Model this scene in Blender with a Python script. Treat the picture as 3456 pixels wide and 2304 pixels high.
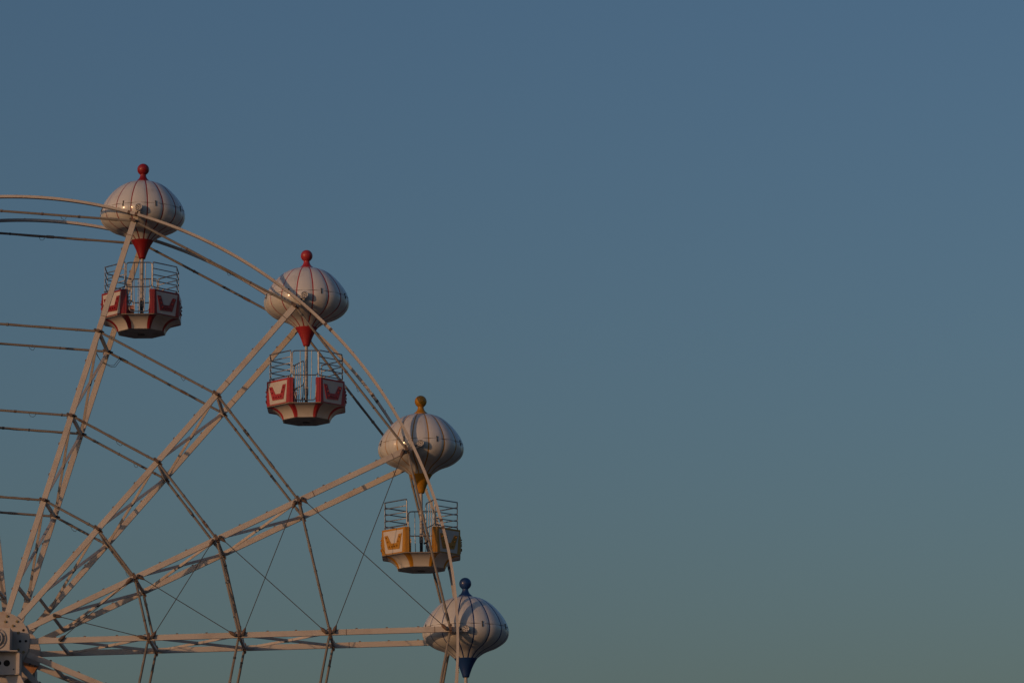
import bpy, math, random
from mathutils import Vector, Matrix
random.seed(7)
PI = math.pi
for o in list(bpy.data.objects):
    bpy.data.objects.remove(o)
scene = bpy.context.scene
col = scene.collection

# ---------------------------------------------------------------- camera
# origin of the world is the hub centre in the front plane of the wheel, metres
cam_data = bpy.data.cameras.new("camera")
cam = bpy.data.objects.new("camera", cam_data)
col.objects.link(cam)
cam_data.sensor_width = 36.0
cam_data.lens = 12395.33 / 3456 * 36.0
cam_data.clip_start = 0.5
cam_data.clip_end = 6000
yaw, pitch, roll = 0.0169014, 0.21417409, -0.00983082
f = Vector((math.sin(yaw) * math.cos(pitch), math.cos(yaw) * math.cos(pitch), math.sin(pitch)))
r = Vector((math.cos(yaw), -math.sin(yaw), 0))
u = r.cross(f)
r2 = r * math.cos(roll) + u * math.sin(roll)
u2 = -r * math.sin(roll) + u * math.cos(roll)
M = Matrix((r2, u2, -f)).transposed().to_4x4()
M.translation = Vector((11.88037, -95.58762, -12.84818))
cam.matrix_world = M
scene.camera = cam
scene.render.resolution_x = 1024
scene.render.resolution_y = 682

# ---------------------------------------------------------------- sky, sun, exposure
SUN_AZ, SUN_EL = 45.5, 6.5          # sun to the left behind the camera
sd = Vector((-math.sin(math.radians(SUN_AZ)) * math.cos(math.radians(SUN_EL)),
             -math.cos(math.radians(SUN_AZ)) * math.cos(math.radians(SUN_EL)),
             math.sin(math.radians(SUN_EL))))
world = bpy.data.worlds.new("World")
scene.world = world
world.use_nodes = True
wn = world.node_tree.nodes
wl = world.node_tree.links
wn.clear()
sky = wn.new("ShaderNodeTexSky")
sky.sky_type = 'NISHITA'
sky.sun_disc = False
sky.sun_elevation = math.radians(SUN_EL)
sky.sun_rotation = math.atan2(sd.x, sd.y)
sky.altitude = 0
sky.air_density = 1.4
sky.dust_density = 3.0
sky.ozone_density = 4.0
bg = wn.new("ShaderNodeBackground")
bg.inputs['Strength'].default_value = 0.141
wo = wn.new("ShaderNodeOutputWorld")
wb = wn.new("ShaderNodeVectorMath")      # camera white balance, the same for the whole sky
wb.operation = 'MULTIPLY'
wb.inputs[1].default_value = (1.11, 1.0, 1.045)
wl.new(sky.outputs[0], wb.inputs[0])
wl.new(wb.outputs[0], bg.inputs[0])
wl.new(bg.outputs[0], wo.inputs[0])

sl = bpy.data.lights.new("sun", 'SUN')
sl.energy = 1.75
sl.angle = math.radians(0.5)
sl.color = (1.0, 0.53, 0.255)
sun = bpy.data.objects.new("sun", sl)
col.objects.link(sun)
sun.rotation_euler = sd.to_track_quat('Z', 'Y').to_euler()
sun.location = sd * 200

scene.view_settings.view_transform = 'Standard'
scene.view_settings.look = 'None'
scene.view_settings.exposure = -0.4
scene.view_settings.gamma = 1.0
scene.render.engine = 'CYCLES'


# ---------------------------------------------------------------- materials
def mat(name, color, rough=0.5, metal=0.0, coat=0.0, dirt=None, dirt_amt=0.35, dirt_scale=3.0, var=0.12, bump=0.0,
        streak=1.0, spec=0.5):
    """painted / metal surface: slow colour variation, patchy dirt or rust, uneven gloss"""
    m = bpy.data.materials.new(name)
    m.use_nodes = True
    n, l = m.node_tree.nodes, m.node_tree.links
    b = n["Principled BSDF"]
    tc = n.new("ShaderNodeTexCoord")
    mp = n.new("ShaderNodeMapping")
    mp.inputs['Scale'].default_value = (1, 1, streak)
    oi = n.new("ShaderNodeObjectInfo")
    off = n.new("ShaderNodeVectorMath")
    off.operation = 'MULTIPLY_ADD'
    off.inputs[0].default_value = (37, 53, 29)
    l.new(oi.outputs['Random'], off.inputs[1])
    l.new(tc.outputs['Object'], off.inputs[2])
    l.new(off.outputs[0], mp.inputs[0])
    n1 = n.new("ShaderNodeTexNoise")
    n1.inputs['Scale'].default_value = dirt_scale
    n1.inputs['Detail'].default_value = 6
    n1.inputs['Roughness'].default_value = 0.65
    l.new(mp.outputs[0], n1.inputs['Vector'])
    n2 = n.new("ShaderNodeTexNoise")
    n2.inputs['Scale'].default_value = 0.9
    n2.inputs['Detail'].default_value = 3
    l.new(off.outputs[0], n2.inputs['Vector'])
    mr = n.new("ShaderNodeMapRange")
    mr.inputs['From Min'].default_value = 0.3
    mr.inputs['From Max'].default_value = 0.7
    mr.inputs['To Min'].default_value = 1 - var
    mr.inputs['To Max'].default_value = 1 + var * 0.6
    l.new(n2.outputs[0], mr.inputs[0])
    mul = n.new("ShaderNodeVectorMath")
    mul.operation = 'SCALE'
    mul.inputs[0].default_value = color
    l.new(mr.outputs[0], mul.inputs['Scale'])
    mix = n.new("ShaderNodeMix")
    mix.data_type = 'RGBA'
    rp = n.new("ShaderNodeValToRGB")
    rp.color_ramp.elements[0].position = 0.52
    rp.color_ramp.elements[0].color = (0, 0, 0, 1)
    rp.color_ramp.elements[1].position = 0.74
    rp.color_ramp.elements[1].color = (dirt_amt,) * 3 + (1,)
    l.new(n1.outputs[0], rp.inputs[0])
    l.new(rp.outputs[0], mix.inputs[0])
    l.new(mul.outputs[0], mix.inputs[6])
    d = dirt if dirt else tuple(c * 0.4 for c in color)
    mix.inputs[7].default_value = (*d, 1)
    l.new(mix.outputs[2], b.inputs['Base Color'])
    mrr = n.new("ShaderNodeMapRange")
    mrr.inputs['From Min'].default_value = 0.3
    mrr.inputs['From Max'].default_value = 0.75
    mrr.inputs['To Min'].default_value = rough
    mrr.inputs['To Max'].default_value = min(1, rough + 0.25)
    l.new(n1.outputs[0], mrr.inputs[0])
    l.new(mrr.outputs[0], b.inputs['Roughness'])
    b.inputs['Metallic'].default_value = metal
    b.inputs['Specular IOR Level'].default_value = spec
    b.inputs['Coat Weight'].default_value = coat
    b.inputs['Coat Roughness'].default_value = 0.09
    if bump:
        bp = n.new("ShaderNodeBump")
        bp.inputs['Strength'].default_value = bump
        bp.inputs['Distance'].default_value = 0.01
        l.new(n1.outputs[0], bp.inputs['Height'])
        l.new(bp.outputs[0], b.inputs['Normal'])
    return m


RUST = (0.16, 0.06, 0.025)
M_SPOKE = mat("cream_beam_paint", (0.50, 0.47, 0.43), 0.5, dirt=RUST, dirt_amt=0.30, dirt_scale=1.6, var=0.10)
M_BRACE = mat("cream_brace_paint", (0.50, 0.47, 0.435), 0.5, dirt=RUST, dirt_amt=0.35, dirt_scale=3.0, var=0.12)
M_ROD = mat("weathered_tube", (0.20, 0.185, 0.165), 0.5, dirt=(0.09, 0.07, 0.06), dirt_amt=0.5, dirt_scale=1.1, var=0.15)
M_CLAMP = mat("rusty_clamp", (0.13, 0.09, 0.07), 0.6, dirt=RUST, dirt_amt=0.8, dirt_scale=9)
M_DARK = mat("dark_steel", (0.05, 0.052, 0.055), 0.5, dirt=(0.12, 0.06, 0.03), dirt_amt=0.5, dirt_scale=8)
M_CABLE = mat("steel_cable", (0.07, 0.07, 0.075), 0.5, metal=0.3)
M_SHELL = mat("white_gelcoat", (0.59, 0.60, 0.585), 0.30, coat=0.6, dirt=(0.26, 0.22, 0.18), dirt_amt=0.38, dirt_scale=3.2,
              var=0.07, streak=0.22)
M_SEAM = mat("dark_seam", (0.10, 0.085, 0.08), 0.7)  # even dark grey of the seam and collar lines
M_CHROME = mat("bare_steel_tube", (0.30, 0.31, 0.325), 0.28, metal=0.9, dirt=(0.15, 0.13, 0.12), dirt_amt=0.4, dirt_scale=7)
M_WHITEP = mat("white_panel_paint", (0.53, 0.505, 0.475), 0.42, coat=0.15, dirt=(0.30, 0.24, 0.18), dirt_amt=0.35, dirt_scale=3)
M_BASE = mat("dirty_underside", (0.26, 0.265, 0.275), 0.7, dirt=(0.05, 0.045, 0.04), dirt_amt=0.7, dirt_scale=4)
M_SILL = mat("galvanised_sill", (0.32, 0.28, 0.24), 0.5, dirt=(0.12, 0.09, 0.07), dirt_amt=0.6, dirt_scale=6)
M_HUB = mat("hub_paint", (0.44, 0.41, 0.375), 0.5, dirt=(0.36, 0.16, 0.05), dirt_amt=0.45, dirt_scale=2.6, var=0.12, bump=0.06)
M_BOLT = mat("brass_bolt", (0.26, 0.22, 0.12), 0.4, metal=0.5, dirt=RUST, dirt_amt=0.5, dirt_scale=20)
M_POLE = mat("grey_pole_paint", (0.44, 0.42, 0.39), 0.5, dirt=(0.2, 0.17, 0.14), dirt_amt=0.4, dirt_scale=6)
M_HOLE_DISC = mat("dark_hole_disc", (0.09, 0.09, 0.095), 0.7)  # darkness of the underside's hole, painted as a flat disc
M_HOLE = mat("bolt_hole", (0.012, 0.012, 0.012), 0.9)
M_GROUND = mat("paving", (0.10, 0.095, 0.085), 0.9, dirt=(0.05, 0.06, 0.03), dirt_amt=0.8, dirt_scale=0.05, var=0.3)

PAINT = {}
for nm, c in (("deep_red", (0.235, 0.005, 0.008)), ("faded_red", (0.36, 0.022, 0.028)),
              ("golden_yellow", (0.42, 0.195, 0.003)), ("royal_blue", (0.005, 0.038, 0.16))):
    PAINT[nm] = (mat(nm + "_gloss", c, 0.40, coat=0.25, dirt=tuple(x * 0.45 for x in c), dirt_amt=0.6, dirt_scale=3, var=0.10),
                 mat(nm + "_bulb", tuple(x * 0.75 for x in c), 0.12, coat=0.8, dirt=tuple(x * 0.4 for x in c), dirt_amt=0.5,
                     dirt_scale=9))


# ---------------------------------------------------------------- mesh building helpers
class MB:
    def __init__(self):
        self.v, self.f, self.m, self.s, self.mats = [], [], [], [], []

    def mi(self, m):
        if m not in self.mats:
            self.mats.append(m)
        return self.mats.index(m)

    def add(self, vs, fs, m, smooth=False):
        b = len(self.v)
        self.v += [tuple(x) for x in vs]
        k = self.mi(m)
        for q in fs:
            self.f.append([b + i for i in q])
            self.m.append(k)
            self.s.append(smooth)

    def box(self, c, size, m, rot=None):
        sx, sy, sz = (x / 2 for x in size)
        vs = [Vector((x, y, z)) for x in (-sx, sx) for y in (-sy, sy) for z in (-sz, sz)]
        if rot is not None:
            vs = [rot @ v for v in vs]
        c = Vector(c)
        self.add([c + v for v in vs], [(0, 1, 3, 2), (4, 6, 7, 5), (0, 4, 5, 1), (2, 3, 7, 6), (0, 2, 6, 4), (1, 5, 7, 3)], m)

    def beam(self, a, b, w, h, m, up=(0, 1, 0)):
        """box beam from a to b; h is its size along up, w across"""
        a, b = Vector(a), Vector(b)
        d = (b - a)
        L = d.length
        d.normalize()
        upv = Vector(up)
        upv = (upv - d * upv.dot(d)).normalized()
        s = d.cross(upv)
        rot = Matrix((d, s, upv)).transposed()
        self.box((a + b) / 2, (L, w, h), m, rot)

    def tube(self, pts, rad, m, n=8, closed=False, caps=True):
        pts = [Vector(p) for p in pts]
        N = len(pts)
        rings = []
        prev = None
        for i, p in enumerate(pts):
            if closed:
                d = (pts[(i + 1) % N] - pts[i - 1]).normalized()
            elif i == 0:
                d = (pts[1] - p).normalized()
            elif i == N - 1:
                d = (p - pts[-2]).normalized()
            else:
                d = ((pts[i + 1] - p).normalized() + (p - pts[i - 1]).normalized()).normalized()
            if prev is None:
                t = Vector((0, 0, 1)) if abs(d.z) < 0.9 else Vector((1, 0, 0))
            else:
                t = prev
            e1 = (t - d * t.dot(d)).normalized()
            prev = e1
            e2 = d.cross(e1)
            rr = rad[i] if isinstance(rad, (list, tuple)) else rad
            rings.append([p + (e1 * math.cos(2 * PI * k / n) + e2 * math.sin(2 * PI * k / n)) * rr for k in range(n)])
        vs = [v for R_ in rings for v in R_]
        fs = []
        for i in range(N if closed else N - 1):
            j = (i + 1) % N
            for k in range(n):
                k2 = (k + 1) % n
                fs.append((i * n + k, i * n + k2, j * n + k2, j * n + k))
        self.add(vs, fs, m, True)
        if not closed and caps:
            self.add(rings[0], [tuple(range(n))[::-1]], m)
            self.add(rings[-1], [tuple(range(n))], m)

    def cyl(self, a, b, r_, m, n=24, r2_=None):
        self.tube([a, b], [r_, r_ if r2_ is None else r2_], m, n)

    def lathe(self, prof, m, n=48, c=(0, 0, 0), smooth=True, mfun=None, rfun=None):
        cx, cy, cz = c
        vs = []
        for (rr, z) in prof:
            for k in range(n):
                a = 2 * PI * k / n
                q = rr * (rfun(a, z) if rfun else 1)
                vs.append((cx + q * math.cos(a), cy + q * math.sin(a), cz + z))
        b = len(self.v)
        self.v += vs
        for i in range(len(prof) - 1):
            for k in range(n):
                k2 = (k + 1) % n
                self.f.append([b + i * n + k, b + i * n + k2, b + (i + 1) * n + k2, b + (i + 1) * n + k])
                self.m.append(self.mi(mfun(i, k) if mfun else m))
                self.s.append(smooth)

    def build(self, name, parent=None, bevel=0.0, loc=None):
        me = bpy.data.meshes.new(name)
        me.from_pydata(self.v, [], self.f)
        for mm in self.mats:
            me.materials.append(mm)
        me.polygons.foreach_set("material_index", self.m)
        me.polygons.foreach_set("use_smooth", self.s)
        me.update()
        o = bpy.data.objects.new(name, me)
        col.objects.link(o)
        if parent:
            o.parent = parent
        if loc:
            o.location = loc
        if bevel:
            md = o.modifiers.new("bevel", 'BEVEL')
            md.width = bevel
            md.segments = 2
            md.limit_method = 'ANGLE'
        return o


def empty(name, loc, parent=None):
    o = bpy.data.objects.new(name, None)
    o.empty_display_size = 0.2
    col.objects.link(o)
    o.location = loc
    if parent:
        o.parent = parent
    return o


def tag(o, label=None, cat=None, group=None, kind=None):
    for k, v in (("label", label), ("category", cat), ("group", group), ("kind", kind)):
        if v:
            o[k] = v


def rounded(pts, rad, seg=5, closed=True):
    """polyline with rounded corners"""
    pts = [Vector(p) for p in pts]
    out = []
    N = len(pts)
    for i, p in enumerate(pts):
        if not closed and i in (0, N - 1):
            out.append(p)
            continue
        a, b = pts[i - 1], pts[(i + 1) % N]
        rr = rad[i] if isinstance(rad, (list, tuple)) else rad
        if rr <= 0:
            out.append(p)
            continue
        d1, d2 = (a - p).normalized(), (b - p).normalized()
        p1, p2 = p + d1 * rr, p + d2 * rr
        for k in range(seg + 1):
            t = k / seg
            out.append(p1 * (1 - t) ** 2 + p * 2 * t * (1 - t) + p2 * t ** 2)
    return out


# ---------------------------------------------------------------- ground
g = MB()
g.add([(-900, -900, -16.6), (900, -900, -16.6), (900, 2500, -16.6), (-900, 2500, -16.6)], [(0, 1, 2, 3)], M_GROUND)
tag(g.build("ground"), kind="structure")

# ---------------------------------------------------------------- the wheel
N = 15
PH = math.radians(1.2477)
GAP = 2.568                      # distance between the front and the back rim planes
R1, R2, R3, RT, RIM = 3.917, 6.281, 8.659, 11.813, 12.0
RS = 1.56                        # first cross strut
RPIV = 12.213
MID = GAP / 2


def P(rad, ang, y=0.0):
    return Vector((rad * math.cos(ang), y, rad * math.sin(ang)))


wheel = empty("ferris_wheel", (0, MID, 0))
tag(wheel, "large cream-painted steel ferris wheel with double rims, braced spokes and round hub plates", "ferris wheel")
W = Vector((0, -MID, 0))         # parts are written in world coordinates and shifted to the wheel's own origin


def wpart(mb, name, parent=wheel, bevel=0.0):
    shift = W if parent is wheel else Vector((0, 0, 0))
    if shift.length:
        mb.v = [tuple(Vector(v) + shift) for v in mb.v]
    return mb.build(name, parent, bevel)


def wsub(mb, name, parent):
    mb.v = [tuple(Vector(v) + W) for v in mb.v]
    return mb.build(name, parent)


SW, SD = 0.145, 0.085            # spoke box section
for k in range(N):
    a = PH + 2 * PI * k / N
    ca, sa = math.cos(a), math.sin(a)
    tang = Vector((-sa, 0, ca))
    for side, y in ((0, 0.0), (1, GAP)):
        sg = -1 if side == 0 else 1
        s = MB()
        s.beam(P(0.70, a, y), P(RT - 0.02, a, y), SW, SD, M_SPOKE)
        # joint seams, end plate, small lugs on the upper edge
        s.beam(P(RT - 0.42, a, y), P(RT - 0.405, a, y), SW + 0.008, SD + 0.008, M_CLAMP)
        s.beam(P(R3 + 0.42, a, y), P(R3 + 0.435, a, y), SW + 0.006, SD + 0.006, M_CLAMP)
        for q in range(13):
            rr = 1.5 + q * 0.79 + random.uniform(-.05, .05)
            c_ = P(rr, a, y) + tang * (SW / 2 + 0.014)
            s.beam(c_ - P(0.028, a), c_ + P(0.028, a), 0.028, 0.03, M_CLAMP)
        sp = wpart(s, "spoke")
        # clamps where the ring struts meet the spoke
        for rr in (R1, R2, R3, RT):
            c = MB()
            q = P(rr, a, y)
            c.beam(q - P(0.035, a), q + P(0.035, a), SW + 0.02, SD + 0.04, M_CLAMP)
            c.cyl(q + Vector((0, sg * 0.05, 0)), q + Vector((0, sg * 0.11, 0)), 0.045, M_CLAMP, 10)
            for w_ in (-1, 1):
                e = q + tang * (w_ * 0.10)
                c.beam(e - tang * 0.05, e + tang * 0.04, 0.07, 0.04, M_CLAMP)
                c.cyl(e + Vector((0, sg * 0.02, 0)) + P(0.03, a), e + Vector((0, sg * 0.07, 0)) + P(0.03, a), 0.018, M_DARK, 8)
            wsub(c, "clamp", sp)
    # cross struts between the two planes
    for rr in (RS, R1, R2, R3):
        s = MB()
        s.beam(P(rr, a, SD / 2), P(rr, a, GAP - SD / 2), 0.075, 0.075, M_BRACE, up=P(1, a))
        wpart(s, "cross_strut")
    s = MB()
    s.beam(P(RT - 0.08, a, SD / 2), P(RT - 0.08, a, SD / 2 + 0.01), 0.13, 0.13, M_BRACE, up=P(1, a))
    wpart(s, "end_plate")
    # X bracing between front and back spoke
    for r0, r1 in ((RS, R1), (R1, R2), (R2, R3)):
        s = MB()
        ya, yb = SD / 2 + 0.01, GAP - SD / 2 - 0.01
        s.beam(P(r0 + .08, a, ya) + tang * 0.004, P(r1 - .08, a, yb) + tang * 0.004, 0.070, 0.035, M_BRACE, up=P(1, a))
        wpart(s, "diagonal_brace")
        s = MB()
        s.beam(P(r0 + .08, a, yb) - tang * 0.006, P(r1 - .08, a, ya) - tang * 0.006, 0.066, 0.036, M_BRACE, up=P(1, a))
        pm = P((r0 + r1) / 2, a, MID)
        s.beam(pm - P(0.07, a) - tang * 0.042, pm + P(0.07, a) - tang * 0.042, 0.008, 0.12, M_DARK)
        wpart(s, "diagonal_brace")

# straight ring struts (three inner rings and the chord at the spoke tips), both planes
LOOPS = 0
for k in range(N):
    a0 = PH + 2 * PI * k / N
    a1 = a0 + 2 * PI / N
    for ri, rr in enumerate((R1, R2, R3, RT)):
        for side, y in ((0, 0.0), (1, GAP)):
            p0, p1 = P(rr, a0, y), P(rr, a1, y)
            d = (p1 - p0).normalized()
            L = (p1 - p0).length
            out = P(1, (a0 + a1) / 2)
            s = MB()
            s.tube([p0 + d * 0.10, p1 - d * 0.10], 0.033, M_ROD, 10)
            # light cable strapped along the tube, sagging a little between the straps
            ysg = -1 if side == 0 else 1
            pts = []
            ns = 26
            for q in range(ns + 1):
                t = 0.16 + (L - 0.32) * q / ns
                off = 0.033 + 0.004 * math.sin(q * 0.9 + k + ri)
                pts.append(p0 + d * t + Vector((0, ysg * off * 0.6, 0)) + out * off * (1 if (k + ri) % 2 else -1) * 0.75)
            s.tube(pts, 0.0065, M_ROD, 6)
            nc = max(2, int(L / 0.85))
            for q in range(nc):
                t = L * (q + 0.5 + random.uniform(-.22, .22)) / nc
                ln = random.choice((0.015, 0.02, 0.03, 0.03, 0.10))
                s.tube([p0 + d * (t - ln), p0 + d * (t + ln)], 0.037 + random.uniform(0, .006),
                       random.choice((M_DARK, M_CLAMP, M_ROD, M_ROD)), 10)
                if random.random() < 0.4:
                    c_ = p0 + d * t + Vector((0, ysg * 0.03, 0)) + out * 0.025
                    s.box(c_, (0.035, 0.035, 0.035), M_CHROME)
            rod = wpart(s, "ring_strut" if ri < 3 else "rim_chord")
            if random.random() < 0.45:
                s = MB()
                t = L * random.uniform(.2, .8)
                w_ = random.uniform(.05, .11)
                dn = Vector((0, 0, -1))
                c_ = p0 + d * t
                pts = [c_ + d * (w_ * math.cos(PI * q / 10)) + dn * (0.03 + random.uniform(.06, .10) * math.sin(PI * q / 10))
                       for q in range(11)]
                s.tube(pts, 0.006, M_DARK, 6)
                wsub(s, "wire_loop", rod)

# a bundle of loose wire hanging between the second spoke and the strut behind it
def at(xf, yf, yp):
    """world point at depth yp seen at a pixel of the 3456 x 2304 photograph"""
    v = r2 * ((xf - 1728) / 12395.33) + u2 * (-(yf - 1152) / 12395.33) + f
    return cam.matrix_world.translation + v * ((yp - cam.matrix_world.translation.y) / v.y)


for dx, dz in ((0, 0), (4, 5)):
    s = MB()
    s.tube([at(x * 1.4694 + dx, y * 1.4694 + dz, GAP - 0.05) for x, y in
            ((219, 806), (223, 816), (231, 828), (241, 834), (253, 839), (262, 839), (268, 831), (273, 825), (275, 818))], 0.007,
           M_DARK, 6)
    wpart(s, "loose_wire")

# primer-coloured gusset where a rear spoke meets the rear hub plate
M_PRIMER = mat("orange_primer", (0.36, 0.17, 0.07), 0.55, dirt=(0.2, 0.08, 0.03), dirt_amt=0.6, dirt_scale=6)
s = MB()
pg = [at(x, y, GAP - 0.13) for x, y in ((78, 2232), (131, 2247), (121, 2257), (115, 2269), (103, 2269), (79, 2246))]
pb = [p + Vector((0, 0.02, 0)) for p in pg]
s.add(pg + pb, [(5, 4, 3, 2, 1, 0), (6, 7, 8, 9, 10, 11)] + [(j, (j + 1) % 6, 6 + (j + 1) % 6, 6 + j) for j in range(6)], M_PRIMER)
for x, y in ((101, 2240), (119, 2246)):
    c_ = at(x, y, GAP - 0.13)
    s.cyl(c_, c_ + Vector((0, -0.02, 0)), 0.03, M_DARK, 10)
wpart(s, "gusset_plate")

# curved outer rims: one segment between each pair of spokes, both planes
for k in range(N):
    a0 = PH + 2 * PI * k / N
    for side, y in ((0, 0.0), (1, GAP)):
        s = MB()
        n = 24
        hw, hd = 0.034, 0.062
        vs, fs = [], []
        for q in range(n + 1):
            a = a0 + 2 * PI / N * q / n
            for dr, dy in ((-hw, -hd), (hw, -hd), (hw, hd), (-hw, hd)):
                vs.append(P(RIM + dr, a, y + dy))
        for q in range(n):
            for j in range(4):
                j2 = (j + 1) % 4
                fs.append((q * 4 + j, q * 4 + j2, (q + 1) * 4 + j2, (q + 1) * 4 + j))
        s.add(vs, fs, M_SPOKE)
        joints = {1: (0.55,), 2: (), 0: (), 3: (0.02,)}.get(k, (0.5,)) if side == 0 else ((0.42,) if k not in (2, 3) else ())
        if k == 1 and side == 0:
            joints = (0.79,)
        if k == 0 and side == 0:
            joints = (0.56,)
        for jt in joints:
            a = a0 + 2 * PI / N * jt
            t = Vector((-math.sin(a), 0, math.cos(a)))
            for dd in (-0.10, 0.10):
                c_ = P(RIM, a, y) + t * dd
                s.beam(c_ - t * 0.035, c_ + t * 0.035, 0.082, 0.135, M_CLAMP)
            s.beam(P(RIM, a, y) - t * 0.09, P(RIM, a, y) + t * 0.09, 0.074, 0.130, M_BRACE)
        for q in range(6):
            a = a0 + 2 * PI / N * random.random()
            c_ = P(RIM + 0.037, a, y - 0.03)
            s.box(c_, (0.03, 0.03, 0.02), M_CLAMP)
        seg = wpart(s, "rim_segment")
    # bracket that carries the gondola pivot outside the rim
    for side, y in ((0, 0.0), (1, GAP)):
        sg = -1 if side == 0 else 1
        s = MB()
        a = a0
        yo = y + (0.105 if side == 0 else -0.105)
        s.beam(P(RT - 0.25, a, yo), P(RPIV, a, yo), 0.135, 0.06, M_BRACE)
        s.beam(P(RT - 0.16, a, y), P(RT - 0.16, a, yo), 0.12, 0.16, M_BRACE, up=P(1, a))
        s.cyl(P(RPIV, a, yo - 0.0302), P(RPIV, a, yo + 0.0302), 0.0675, M_BRACE, 20)
        s.cyl(P(RPIV - 0.13, a, yo + sg * 0.031), P(RPIV - 0.13, a, yo + sg * 0.036), 0.024, M_HOLE, 14)
        br = wpart(s, "pivot_bracket")
        s = MB()
        s.cyl(P(RPIV, a, yo + sg * 0.03), P(RPIV, a, yo + sg * 0.11), 0.094, M_WHITEP, 24)
        s.tube([P(RPIV, a, yo + sg * 0.11) + Vector((0.086 * math.cos(t), 0, 0.086 * math.sin(t)))
                for t in [2 * PI * q / 24 for q in range(24)]], 0.010, M_CHROME, 6, closed=True)
        for q in range(6):
            t = 2 * PI * q / 6 + 0.3
            c_ = P(RPIV, a, yo + sg * 0.11) + Vector((0.052 * math.cos(t), 0, 0.052 * math.sin(t)))
            s.cyl(c_, c_ + Vector((0, sg * 0.008, 0)), 0.013, M_HOLE, 10)
        c_ = P(RPIV, a, yo + sg * 0.11)
        s.cyl(c_, c_ + Vector((0, sg * 0.012, 0)), 0.014, M_HOLE, 10)
        wsub(s, "bearing_flange", br)

# crossed tension cables in the bay between the two lowest spokes in view
A0, A1 = PH, PH + 2 * PI / N
CAB = ((RS - .05, R1), (R1, R2), (R2, R3), (R3, RT))
for (ra, rb) in CAB:
    for (sa_, sb_) in ((A0, A1), (A1, A0)):
        p0, p1 = P(ra + 0.10, sa_, -0.075), P(rb - 0.10, sb_, -0.075)
        d = (p1 - p0).normalized()
        s = MB()
        s.tube([p0 + d * 0.1, p1 - d * 0.1], 0.0105, M_CABLE, 8)
        for e, w_ in ((p0, 1), (p1, -1)):
            s.tube([e - d * w_ * 0.02, e + d * w_ * 0.10, e + d * w_ * 0.20], [0.045, 0.05, 0.014], M_CLAMP, 8)
            s.cyl(e + Vector((0, -0.065, 0)), e + Vector((0, 0.045, 0)), 0.034, M_DARK, 10)
        wpart(s, "tension_cable")

# hub plates with bolts
for side, y in ((0, -0.075), (1, GAP + 0.075)):
    sg = -1 if side == 0 else 1
    s = MB()
    s.cyl((0.03, y - 0.02, 0), (0.03, y + 0.02, 0), 0.795, M_HUB, 96)
    s.cyl((0.03, y - sg * 0.13, 0), (0.03, y - sg * 0.17, 0), 0.795, M_HUB, 96)
    hp = wpart(s, "hub_plate")
    for k in range(N):
        a = PH + 2 * PI * k / N
        for rr in (0.70, 0.55):
            s = MB()
            hole = side == 0 and (k + (rr < .6)) % 4 in (0, 1) and k not in (3, 4)
            c_ = P(rr, a, y + sg * 0.0205) + Vector((0.03, 0, 0))
            if hole:
                s.cyl(c_, c_ + Vector((0, sg * 0.004, 0)), 0.034, M_HOLE, 16)
            else:
                s.cyl(c_, c_ + Vector((0, sg * 0.012, 0)), 0.036, M_BOLT, 16)
                s.cyl(c_ + Vector((0, sg * 0.012, 0)), c_ + Vector((0, sg * 0.045, 0)), 0.026, M_BOLT, 6)
            wsub(s, "bolt", hp)
s = MB()
s.cyl((0, -0.05, 0), (0, GAP + 0.05, 0), 0.24, M_HUB, 40)
wpart(s, "hub_drum")

# ---------------------------------------------------------------- support tower (stands still; the wheel turns in it)
tower = empty("support_tower", (0, MID, -16.6))
tag(tower, "grey steel support tower holding the wheel's hub at the photo's lower left corner", "support tower")
T = Vector((0, -MID, 16.6))


def tpart(mb, name, parent=tower, bevel=0.0):
    mb.v = [tuple(Vector(v) + T) for v in mb.v]
    return mb.build(name, parent, bevel)


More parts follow.
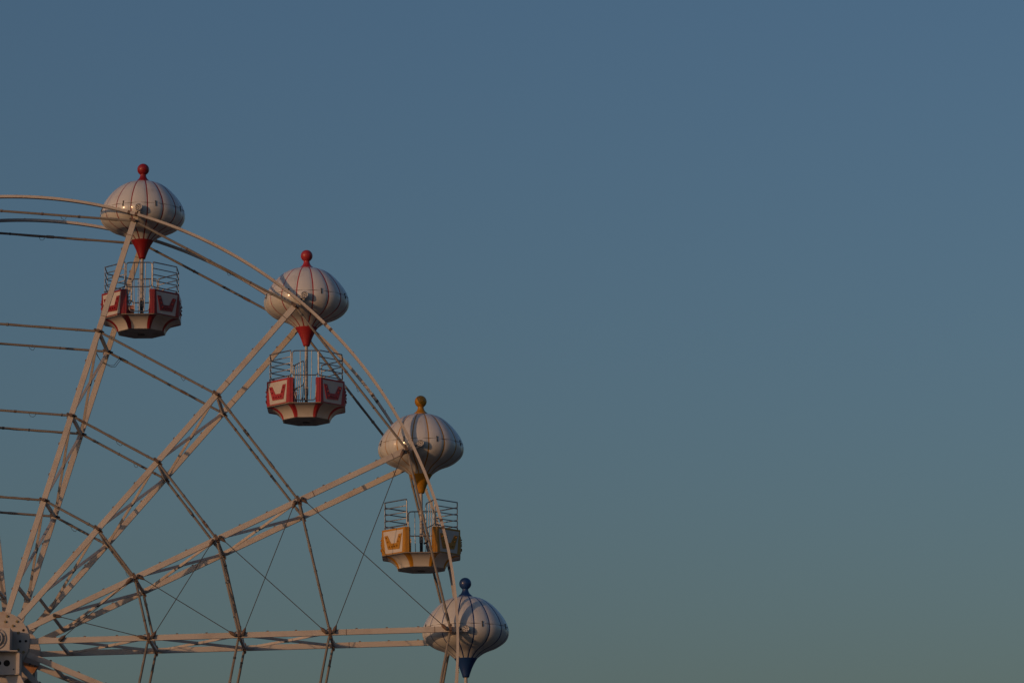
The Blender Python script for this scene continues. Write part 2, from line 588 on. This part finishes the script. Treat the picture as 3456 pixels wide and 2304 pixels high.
for sg, y0 in ((-1, 0.0), (1, GAP)):
    Y = lambda q: y0 + sg * q
    s = MB()
    s.box((0, Y(0.42), -0.02), (0.78, 0.56, 0.60), M_SPOKE)
    bh = tpart(s, "bearing_block", bevel=0.01)
    s = MB()
    s.cyl((0, Y(0.70), 0.0), (0, Y(0.735), 0.0), 0.285, M_HUB, 48)
    s.cyl((0, Y(0.735), 0.0), (0, Y(0.80), 0.0), 0.20, M_SPOKE, 48)
    s.cyl((0, Y(0.80), 0.0), (0, Y(0.83), 0.0), 0.15, M_HUB, 40)
    for q in range(8):
        t = 2 * PI * q / 8 + .3
        c_ = Vector((0.243 * math.cos(t), Y(0.735), 0.243 * math.sin(t)))
        s.cyl(c_, c_ + Vector((0, sg * 0.02, 0)), 0.02, M_BOLT, 8)
    tpart(s, "bearing_cap")
    s = MB()
    s.box((0, Y(0.50), -0.345), (1.22, 0.84, 0.025), M_SPOKE)
    tpart(s, "bearing_shelf")
    # recessed box with front flanges
    s = MB()
    s.box((0, Y(0.52), -0.64), (1.16, 0.40, 0.56), M_BRACE)
    for sx in (-1, 1):
        s.box((sx * 0.618, Y(0.50), -0.64), (0.07, 0.56, 0.564), M_SPOKE)
    s.box((0, Y(0.48), -0.932), (1.30, 0.52, 0.02), M_SPOKE)
    for hx in (0.10, -0.10):
        s.cyl((hx + 0.22, Y(0.72), -0.64), (hx + 0.22, Y(0.724), -0.64), 0.085 if hx > 0 else 0.06, M_HOLE, 20)
    s.cyl((0.50, Y(0.72), -0.80), (0.50, Y(0.724), -0.80), 0.02, M_HOLE, 12)
    s.cyl((-0.30, Y(0.72), -0.64), (-0.30, Y(0.724), -0.64), 0.085, M_HOLE, 20)
    tpart(s, "mounting_box")
    if sg < 0:  # box added out of view to cast shade on the mounting box
        s = MB()
        s.box((-1.30, -1.42, -0.62), (1.30, 0.98, 0.84), M_BRACE)
        s.box((-1.30, -1.42, -0.19), (1.36, 1.04, 0.02), M_SPOKE)
        s.box((-1.30, -0.86, -0.80), (0.30, 0.16, 0.30), M_DARK)
        tpart(s, "added_shade_box")
    for sx in (-1, 1):
        s = MB()
        top = Vector((sx * 0.45, Y(0.50), -0.92))
        bot = Vector((sx * 8.3, Y(3.2), -16.6))
        s.beam(top, bot, 0.36, 0.30, M_SPOKE)
        tpart(s, "leg")
    for h in (0.30, 0.62):
        s = MB()
        za = -0.9 - 15.7 * h
        xx = 0.45 + 7.85 * h
        s.beam((-xx, Y(0.5 + 2.7 * h), za), (xx, Y(0.5 + 2.7 * h), za), 0.16, 0.16, M_SPOKE)
        tpart(s, "cross_beam")


# ---------------------------------------------------------------- gondolas
AP_B, AP_R = 1.04, 0.965         # apothem of the panel octagon and of the railing octagon
T8 = math.tan(PI / 8)
ZT, ZB = -2.19, -2.875           # panel top and bottom, measured from the pivot
NL = 16                          # lobes of the canopy


def oct_pt(i, apo, t, z):
    """point on side i (outward normal at -90deg + 45 i) at fraction t in -1..1 of its half width"""
    a = -PI / 2 + i * PI / 4
    nx, ny = math.cos(a), math.sin(a)
    tx, ty = -ny, nx
    h = apo * T8 * t
    return Vector((nx * apo + tx * h, ny * apo + ty * h, z))


def canopy_profile():
    key = [(.185, 1.008), (.30, 1.000), (.385, .980), (.530, .922), (.715, .798), (.898, .610), (1.040, .410), (1.122, .234),
           (1.135, .175), (1.153, .10), (1.141, -.027), (1.082, -.148), (.978, -.249), (.832, -.339), (.686, -.396), (.560, -.448),
           (.434, -.520), (.345, -.588), (.30, -.628)]
    out = []
    n = len(key)
    for i in range(n - 1):
        p0, p1, p2, p3 = key[max(i - 1, 0)], key[i], key[i + 1], key[min(i + 2, n - 1)]
        for q in range(3):
            t = q / 3
            c = []
            for j in range(2):
                a_, b_, c_, d_ = p0[j], p1[j], p2[j], p3[j]
                c.append(0.5 * (2 * b_ + (c_ - a_) * t + (2 * a_ - 5 * b_ + 4 * c_ - d_) * t * t + (3 * b_ - a_ - 3 * c_ + d_) * t ** 3))
            out.append(tuple(c))
    out.append(key[-1])
    return out


def make_gate():
    """gate leaf; origin on its hinge line, leaf runs towards -x; heights from the pivot"""
    s = MB()
    x0, x1 = -0.02, -0.71
    s.tube(rounded([(x0, 0, -1.45), (x1, 0, -1.45), (x1, 0, -2.115), (x0, 0, -2.115)], 0.09), 0.016, M_CHROME, 8, closed=True)
    lo = [(x0 - .03, 0, -2.10), (x0 - .075, 0, -2.79), (x1 + .105, 0, -2.79), (x1 + .02, 0, -2.10)]
    s.tube(rounded(lo, [0, .08, .08, 0], closed=False), 0.014, M_CHROME, 8)
    for fx, fb in ((.25, .29), (.47, .47), (.69, .66)):
        s.tube([(x0 + (x1 - x0) * fx, 0, -1.45), (x0 + (x1 - x0) * fx, 0, -2.115), (x0 + (x1 - x0) * fb, 0, -2.79)], 0.010,
               M_CHROME, 6)
    s.tube([(x0 - 0.0, 0.0, -2.2), (x0 - 0.0, 0, -2.84)], 0.010, M_CHROME, 6)
    for z in (-2.25, -2.42, -2.62, -2.78):
        s.box((x0 + 0.002, 0, z), (0.035, 0.03, 0.035), M_DARK)
    return s


def make_latch():
    s = MB()
    s.box((-0.765, -0.015, -2.51), (0.085, 0.04, 0.045), M_CHROME)
    s.tube([(-0.72, -0.01, -2.52), (-0.53, -0.01, -2.515)], 0.011, M_DARK, 6)
    s.box((-0.60, -0.005, -2.485), (0.03, 0.03, 0.06), M_DARK)
    return s


EMB = [(.125, .255), (.26, .25), (.41, .58), (.645, .59), (.75, .245), (.885, .245), (.775, .835), (.285, .81)]
BUL = [(.21, .34), (.275, .51), (.345, .70), (.455, .71), (.57, .71), (.675, .70), (.725, .53), (.79, .36)]
INS = [(.06, .08), (.93, .08), (.89, .965), (.15, .965)]


def build_gondola(k, color, label, front_open, back_open, tub=True):
    a = PH + 2 * PI * k / N
    P0 = P(RPIV, a, MID)
    G = empty("balloon_gondola", P0)
    tag(G, label, "gondola", "balloon topped gondolas hanging from the wheel")
    paint, bulbm = PAINT[color]
    # --- canopy
    prof = canopy_profile()
    per = 12
    n = NL * per
    s = MB()
    # ribs sit in the grooves between the lobes
    vs = []
    for (rr, z) in prof:
        wv = 0.0165 / max(rr, .2)
        for L_ in range(NL):
            c0 = 2 * PI * (L_ + 0.5) / NL
            c1 = c0 + 2 * PI / NL
            angs = [c0 - wv, c0 + wv] + [c0 + wv + (c1 - c0 - 2 * wv) * q / (per - 1) for q in range(1, per - 1)]
            for t in angs:
                uu = (t - c0) / (c1 - c0)
                e = abs(2 * uu - 1)
                am = 0.017 * min(1, max(0, (1.03 - z) / .25)) * (1 if z > -.5 else .5)
                q = rr * (1 - am * e ** 2.6)
                vs.append((q * math.cos(t), q * math.sin(t), z))
    b = len(s.v)
    s.v += vs
    for i in range(len(prof) - 1):
        seam = False
        for kk in range(n):
            k2 = (kk + 1) % n
            s.f.append([b + i * n + kk, b + (i + 1) * n + kk, b + (i + 1) * n + k2, b + i * n + k2])
            s.m.append(s.mi(paint if kk % per == 0 else M_SHELL))
            s.s.append(True)
    can = s.build("canopy", G)
    # rings that cover the opening under the finial
    s = MB()
    s.lathe([(.0, 1.016), (.215, 1.013), (.222, 1.008), (.215, .998)], M_SEAM, 40)
    s.build("collar", G)
    # seam around the equator with small toggle latches
    s = MB()
    s.tube([(1.132 * math.cos(t), 1.132 * math.sin(t), .172) for t in [2 * PI * q / 96 for q in range(96)]], 0.0055, M_SEAM, 5,
           closed=True)
    s.build("seam", can)
    for q in range(8):
        t = PI / 8 + q * PI / 4
        rot = Matrix.Rotation(t, 3, 'Z')
        s = MB()
        for z, h, rr in ((.215, .045, 1.128), (.12, .075, 1.148)):
            s.box(rot @ Vector((rr + .008, 0, z)), (0.02, 0.028, h), M_DARK, rot)
        s.box(rot @ Vector((1.145, 0, .165)), (0.012, 0.014, .12), M_DARK, rot)
        s.build("toggle_latch", can)
    # finial
    s = MB()
    pf = [(.190, 1.005), (.190, 1.040), (.182, 1.055), (.155, 1.078), (.125, 1.105), (.102, 1.140), (.088, 1.175), (.081, 1.205),
          (.080, 1.230), (.087, 1.242)]
    for q in range(1, 17):
        t = math.radians(-54 + 144 * (q - 1) / 15)
        pf.append((.162 * math.cos(t), 1.379 + .162 * math.sin(t)))
    s.lathe(pf, paint, 40)
    s.build("finial", G)
    # lower cone
    s = MB()
    s.lathe([(.303, -.625), (.30, -.632), (.262, -.69), (.215, -.775), (.170, -.87), (.132, -.97), (.102, -1.06), (.092, -1.10),
             (.080, -1.122), (.0, -1.122)], paint, 48)
    s.build("cone", G)
    # axle
    s = MB()
    s.cyl((0, -MID + 0.16, 0), (0, MID - 0.16, 0), 0.05, M_CHROME, 16)
    s.build("axle", G)
    # pole
    s = MB()
    s.cyl((0, 0, -1.10), (0, 0, -2.30), 0.043, M_POLE, 20)
    for q in range(7):
        z = -1.42 - q * 0.135
        s.cyl((0, 0, z - .004), (0, 0, z + .004), 0.0455, M_SILL, 20)
    pole = s.build("pole", G)
    s = MB()
    s.box((0, 0, -2.355), (.105, .105, .205), M_SILL)
    s.cyl((0, -.053, -2.30), (0, -.058, -2.30), .017, M_HOLE, 10)
    s.cyl((0, -.053, -2.41), (0, -.058, -2.41), .017, M_HOLE, 10)
    s.build("pole_socket", pole)
    s = MB()
    s.cyl((0, 0, -2.45), (0, 0, -2.862), .042, M_DARK, 16)
    s.build("pole_foot", pole)
    # --- tub: concave octagonal bowl with painted ribs, flat dark underside
    s = MB()
    nr = 10
    rows = []
    for q in range(nr + 1):
        t = q / nr * math.radians(78)
        ap = 1.025 - (1.025 - .625) * math.sin(t) / math.sin(math.radians(78))
        z = ZB - .005 - .305 * (1 - math.cos(t)) / (1 - math.cos(math.radians(78)))
        rows.append((ap, z, q / nr))
    for i in range(8):
        for q in range(nr):
            (a0_, z0_, t0), (a1_, z1_, t1) = rows[q], rows[q + 1]
            w0 = 1 - (.115 - .060 * t0) / (a0_ * T8)
            w1 = 1 - (.115 - .060 * t1) / (a1_ * T8)
            A = [oct_pt(i, a0_, t, z0_) for t in (-1, -w0, w0, 1)]
            B = [oct_pt(i, a1_, t, z1_) for t in (-1, -w1, w1, 1)]
            for j, mm in ((0, paint), (1, M_WHITEP), (2, paint)):
                s.add([A[j], A[j + 1], B[j + 1], B[j]], [(0, 3, 2, 1)], mm)
    ap, z = rows[-1][0], rows[-1][1]
    s.add([oct_pt(i, ap, -1, z) for i in range(8)] + [oct_pt(i, ap - .04, -1, z - .012) for i in range(8)] + [Vector((0, 0, z - .03))],
          [(i, (i + 1) % 8, 8 + (i + 1) % 8, 8 + i) for i in range(8)] + [(8 + i, 8 + (i + 1) % 8, 16) for i in range(8)], M_BASE)
    s.cyl((0, 0, z - .025), (0, 0, z - .045), .10, M_HOLE_DISC, 24)  # dark disc drawn where the underside has a hole
    bowl = s.build("bowl", G)
    # floor with the sill at both doorways
    s = MB()
    s.add([oct_pt(i, 1.028, -1, ZB + .012) for i in range(8)] + [oct_pt(i, 1.028, -1, ZB - .004) for i in range(8)],
          [tuple(range(8)), tuple(range(15, 7, -1))] + [(i, i + 8, (i + 1) % 8 + 8, (i + 1) % 8) for i in range(8)], M_SILL)
    s.build("floor", G)
    # --- side panels: i = 0 is the front doorway, 4 the rear doorway
    for i in (1, 2, 3, 5, 6, 7):
        s = MB()
        lo, hi = ZB + .014, ZT
        inn = AP_B - .085
        # the flank facing a doorway gets its post from the separate door post part
        v = [oct_pt(i, AP_B, -1, lo), oct_pt(i, AP_B, 1, lo), oct_pt(i, inn, 1, lo), oct_pt(i, inn, -1, lo)]
        v += [Vector((p.x, p.y, hi)) for p in v]
        s.add(v, [(0, 1, 5, 4), (1, 2, 6, 5), (2, 3, 7, 6), (3, 0, 4, 7), (4, 5, 6, 7), (3, 2, 1, 0)], paint)
        # white inset, mirrored so that its wide top corner is beside the doorway
        flip = i in (3, 7) or i == 2 
        def uv(uu, vv, off):
            t = 2 * uu - 1
            if flip_dir:
                t = -t
            return oct_pt(i, AP_B + off, t * AP_B / (AP_B + off), hi + (lo - hi) * vv)
        flip_dir = i in (1, 2, 5)
        pts = [uv(x, y, .003) for x, y in INS]
        s.add(pts, [(0, 1, 2, 3)], M_WHITEP)
        pan = s.build("side_panel", G, bevel=0.0)
        s = MB()
        fr = [uv(x, y, .018) for x, y in EMB]
        bk = [uv(x, y, .003) for x, y in EMB]
        s.add(fr + bk, [(0, 1, 2, 7), (2, 3, 6, 7), (3, 4, 5, 6)] + [(j, (j + 1) % 8, 8 + (j + 1) % 8, 8 + j) for j in range(8)],
              paint)
        emb = s.build("light_emblem", pan)
        nrm = (oct_pt(i, 1, 0, 0)).normalized()
        for x, y in BUL:
            s = MB()
            c_ = uv(x, y, .018)
            s.tube([c_, c_ + nrm * .010, c_ + nrm * .022, c_ + nrm * .030], [.024, .024, .018, .006], bulbm, 10)
            s.build("bulb", pan)
    # door posts (front and rear, left and right)
    for i in (0, 4):
        for sx in (-1, 1):
            s = MB()
            h = AP_B * T8
            a_ = .315 / h
            vv = []
            for z in (ZB + .014, ZT):
                vv += [oct_pt(i, AP_B, sx * a_, z), oct_pt(i, AP_B + .001, sx * .999, z),
                       oct_pt(i, AP_B - .085, sx * .999, z), oct_pt(i, AP_B - .13, sx * a_ * 1.02, z)]
            fs = [(0, 1, 5, 4), (1, 2, 6, 5), (2, 3, 7, 6), (3, 0, 4, 7), (4, 5, 6, 7), (3, 2, 1, 0)]
            s.add(vv, fs, paint)
            # narrow vertical bead on the post
            c_ = oct_pt(i, AP_B + .004, sx * (a_ + 1) / 2 * 1.02, (ZT + ZB) / 2)
            s.box(c_, (.012, .012, ZT - ZB - .03), paint)
            s.build("door_post", G)
    # railings, left and right: five zigzag rails around three sides, closed by rounded ends at the doorways
    zr = [-1.445 - q * .170 for q in range(5)]
    for sx in (-1, 1):
        s = MB()
        cyv = AP_R * T8
        xe = .372
        # plan path from front end round the side to the rear end
        def corner(z):
            return [Vector((sx * xe, -AP_R, z)), Vector((sx * cyv, -AP_R, z)), Vector((sx * AP_R, -cyv, z)), Vector((sx * AP_R, cyv, z)),
                    Vector((sx * cyv, AP_R, z)), Vector((sx * xe, AP_R, z))]
        for q, z in enumerate(zr):
            pth = corner(z)
            if q in (0, 4):
                continue
            s.tube([pth[0], pth[1], pth[2]], .0135, M_CHROME, 8)
            s.tube([pth[3], pth[4], pth[5]], .0135, M_CHROME, 8)
            s.tube([pth[2], pth[3]], .0135, M_CHROME, 8)
        t_, b_ = corner(zr[0]), corner(zr[4])
        loop = [t_[3], t_[4], t_[5], b_[5], b_[4], b_[3]]
        s.tube(rounded([t_[3], t_[4], t_[5], b_[5], b_[4], b_[3]], [0, .02, .06, .06, .02, 0], closed=False), .016, M_CHROME, 8)
        s.tube(rounded([t_[2], t_[1], t_[0], b_[0], b_[1], b_[2]], [0, .02, .06, .06, .02, 0], closed=False), .016, M_CHROME, 8)
        s.tube([t_[2], t_[3]], .016, M_CHROME, 8)
        s.tube([b_[2], b_[3]], .016, M_CHROME, 8)
        for (x, y) in ((sx * AP_R, -cyv), (sx * AP_R, cyv)):
            s.tube([(x, y, zr[0]), (x, y, ZT)], .006, M_CHROME, 6)
        for (x, y) in ((sx * (cyv + .06), -AP_R + .06), (sx * (cyv + .06), AP_R - .06), (sx * (cyv + .01), -AP_R + .01),
                       (sx * (cyv + .01), AP_R - .01)):
            s.tube([(x, y, zr[4]), (x, y, ZT)], .009, M_CHROME, 6)
        s.build("railing", G)
        # bench behind the panels
        s = MB()
        s.box((sx * .74, 0, -2.47), (.36, .78, .05), paint)
        s.box((sx * .60, 0, -2.68), (.04, .74, .36), M_DARK)
        s.build("bench", G)
    # gates
    gm = make_gate()
    lm = make_latch()
    for rot, op in ((0.0, front_open), (PI, back_open)):
        gt = gm.build("gate", G) if rot == 0.0 else gt0.copy()
        if rot == 0.0:
            gt0 = gt
        else:
            col.objects.link(gt)
        hinge = Vector((.372, -AP_R, 0))
        if rot:
            hinge = Vector((-.372, AP_R, 0))
        gt.location = hinge
        gt.rotation_euler = (0, 0, rot - math.radians(op))
        la = lm.build("latch", gt) if rot == 0.0 else la0.copy()
        if rot == 0.0:
            la0 = la
        else:
            col.objects.link(la)
            la.parent = gt
    return G


build_gondola(3, "deep_red", "deep red and white gondola, canopy topped by a dark red ball, highest on the wheel", 0, 0)
build_gondola(2, "faded_red", "pinkish red and white gondola, just below the deep red one, rear gate swung inward", 0, 66)
build_gondola(1, "golden_yellow", "golden yellow and white gondola with open front gate under a yellow-topped balloon canopy", 70, 0)
build_gondola(0, "royal_blue", "gondola with blue ball and blue cone on its white canopy, lowest on the wheel", 0, 0)
build_gondola(4, "faded_red", "red-trimmed balloon gondola beyond the left edge, next along the rim from the deep red one", 0, 0)
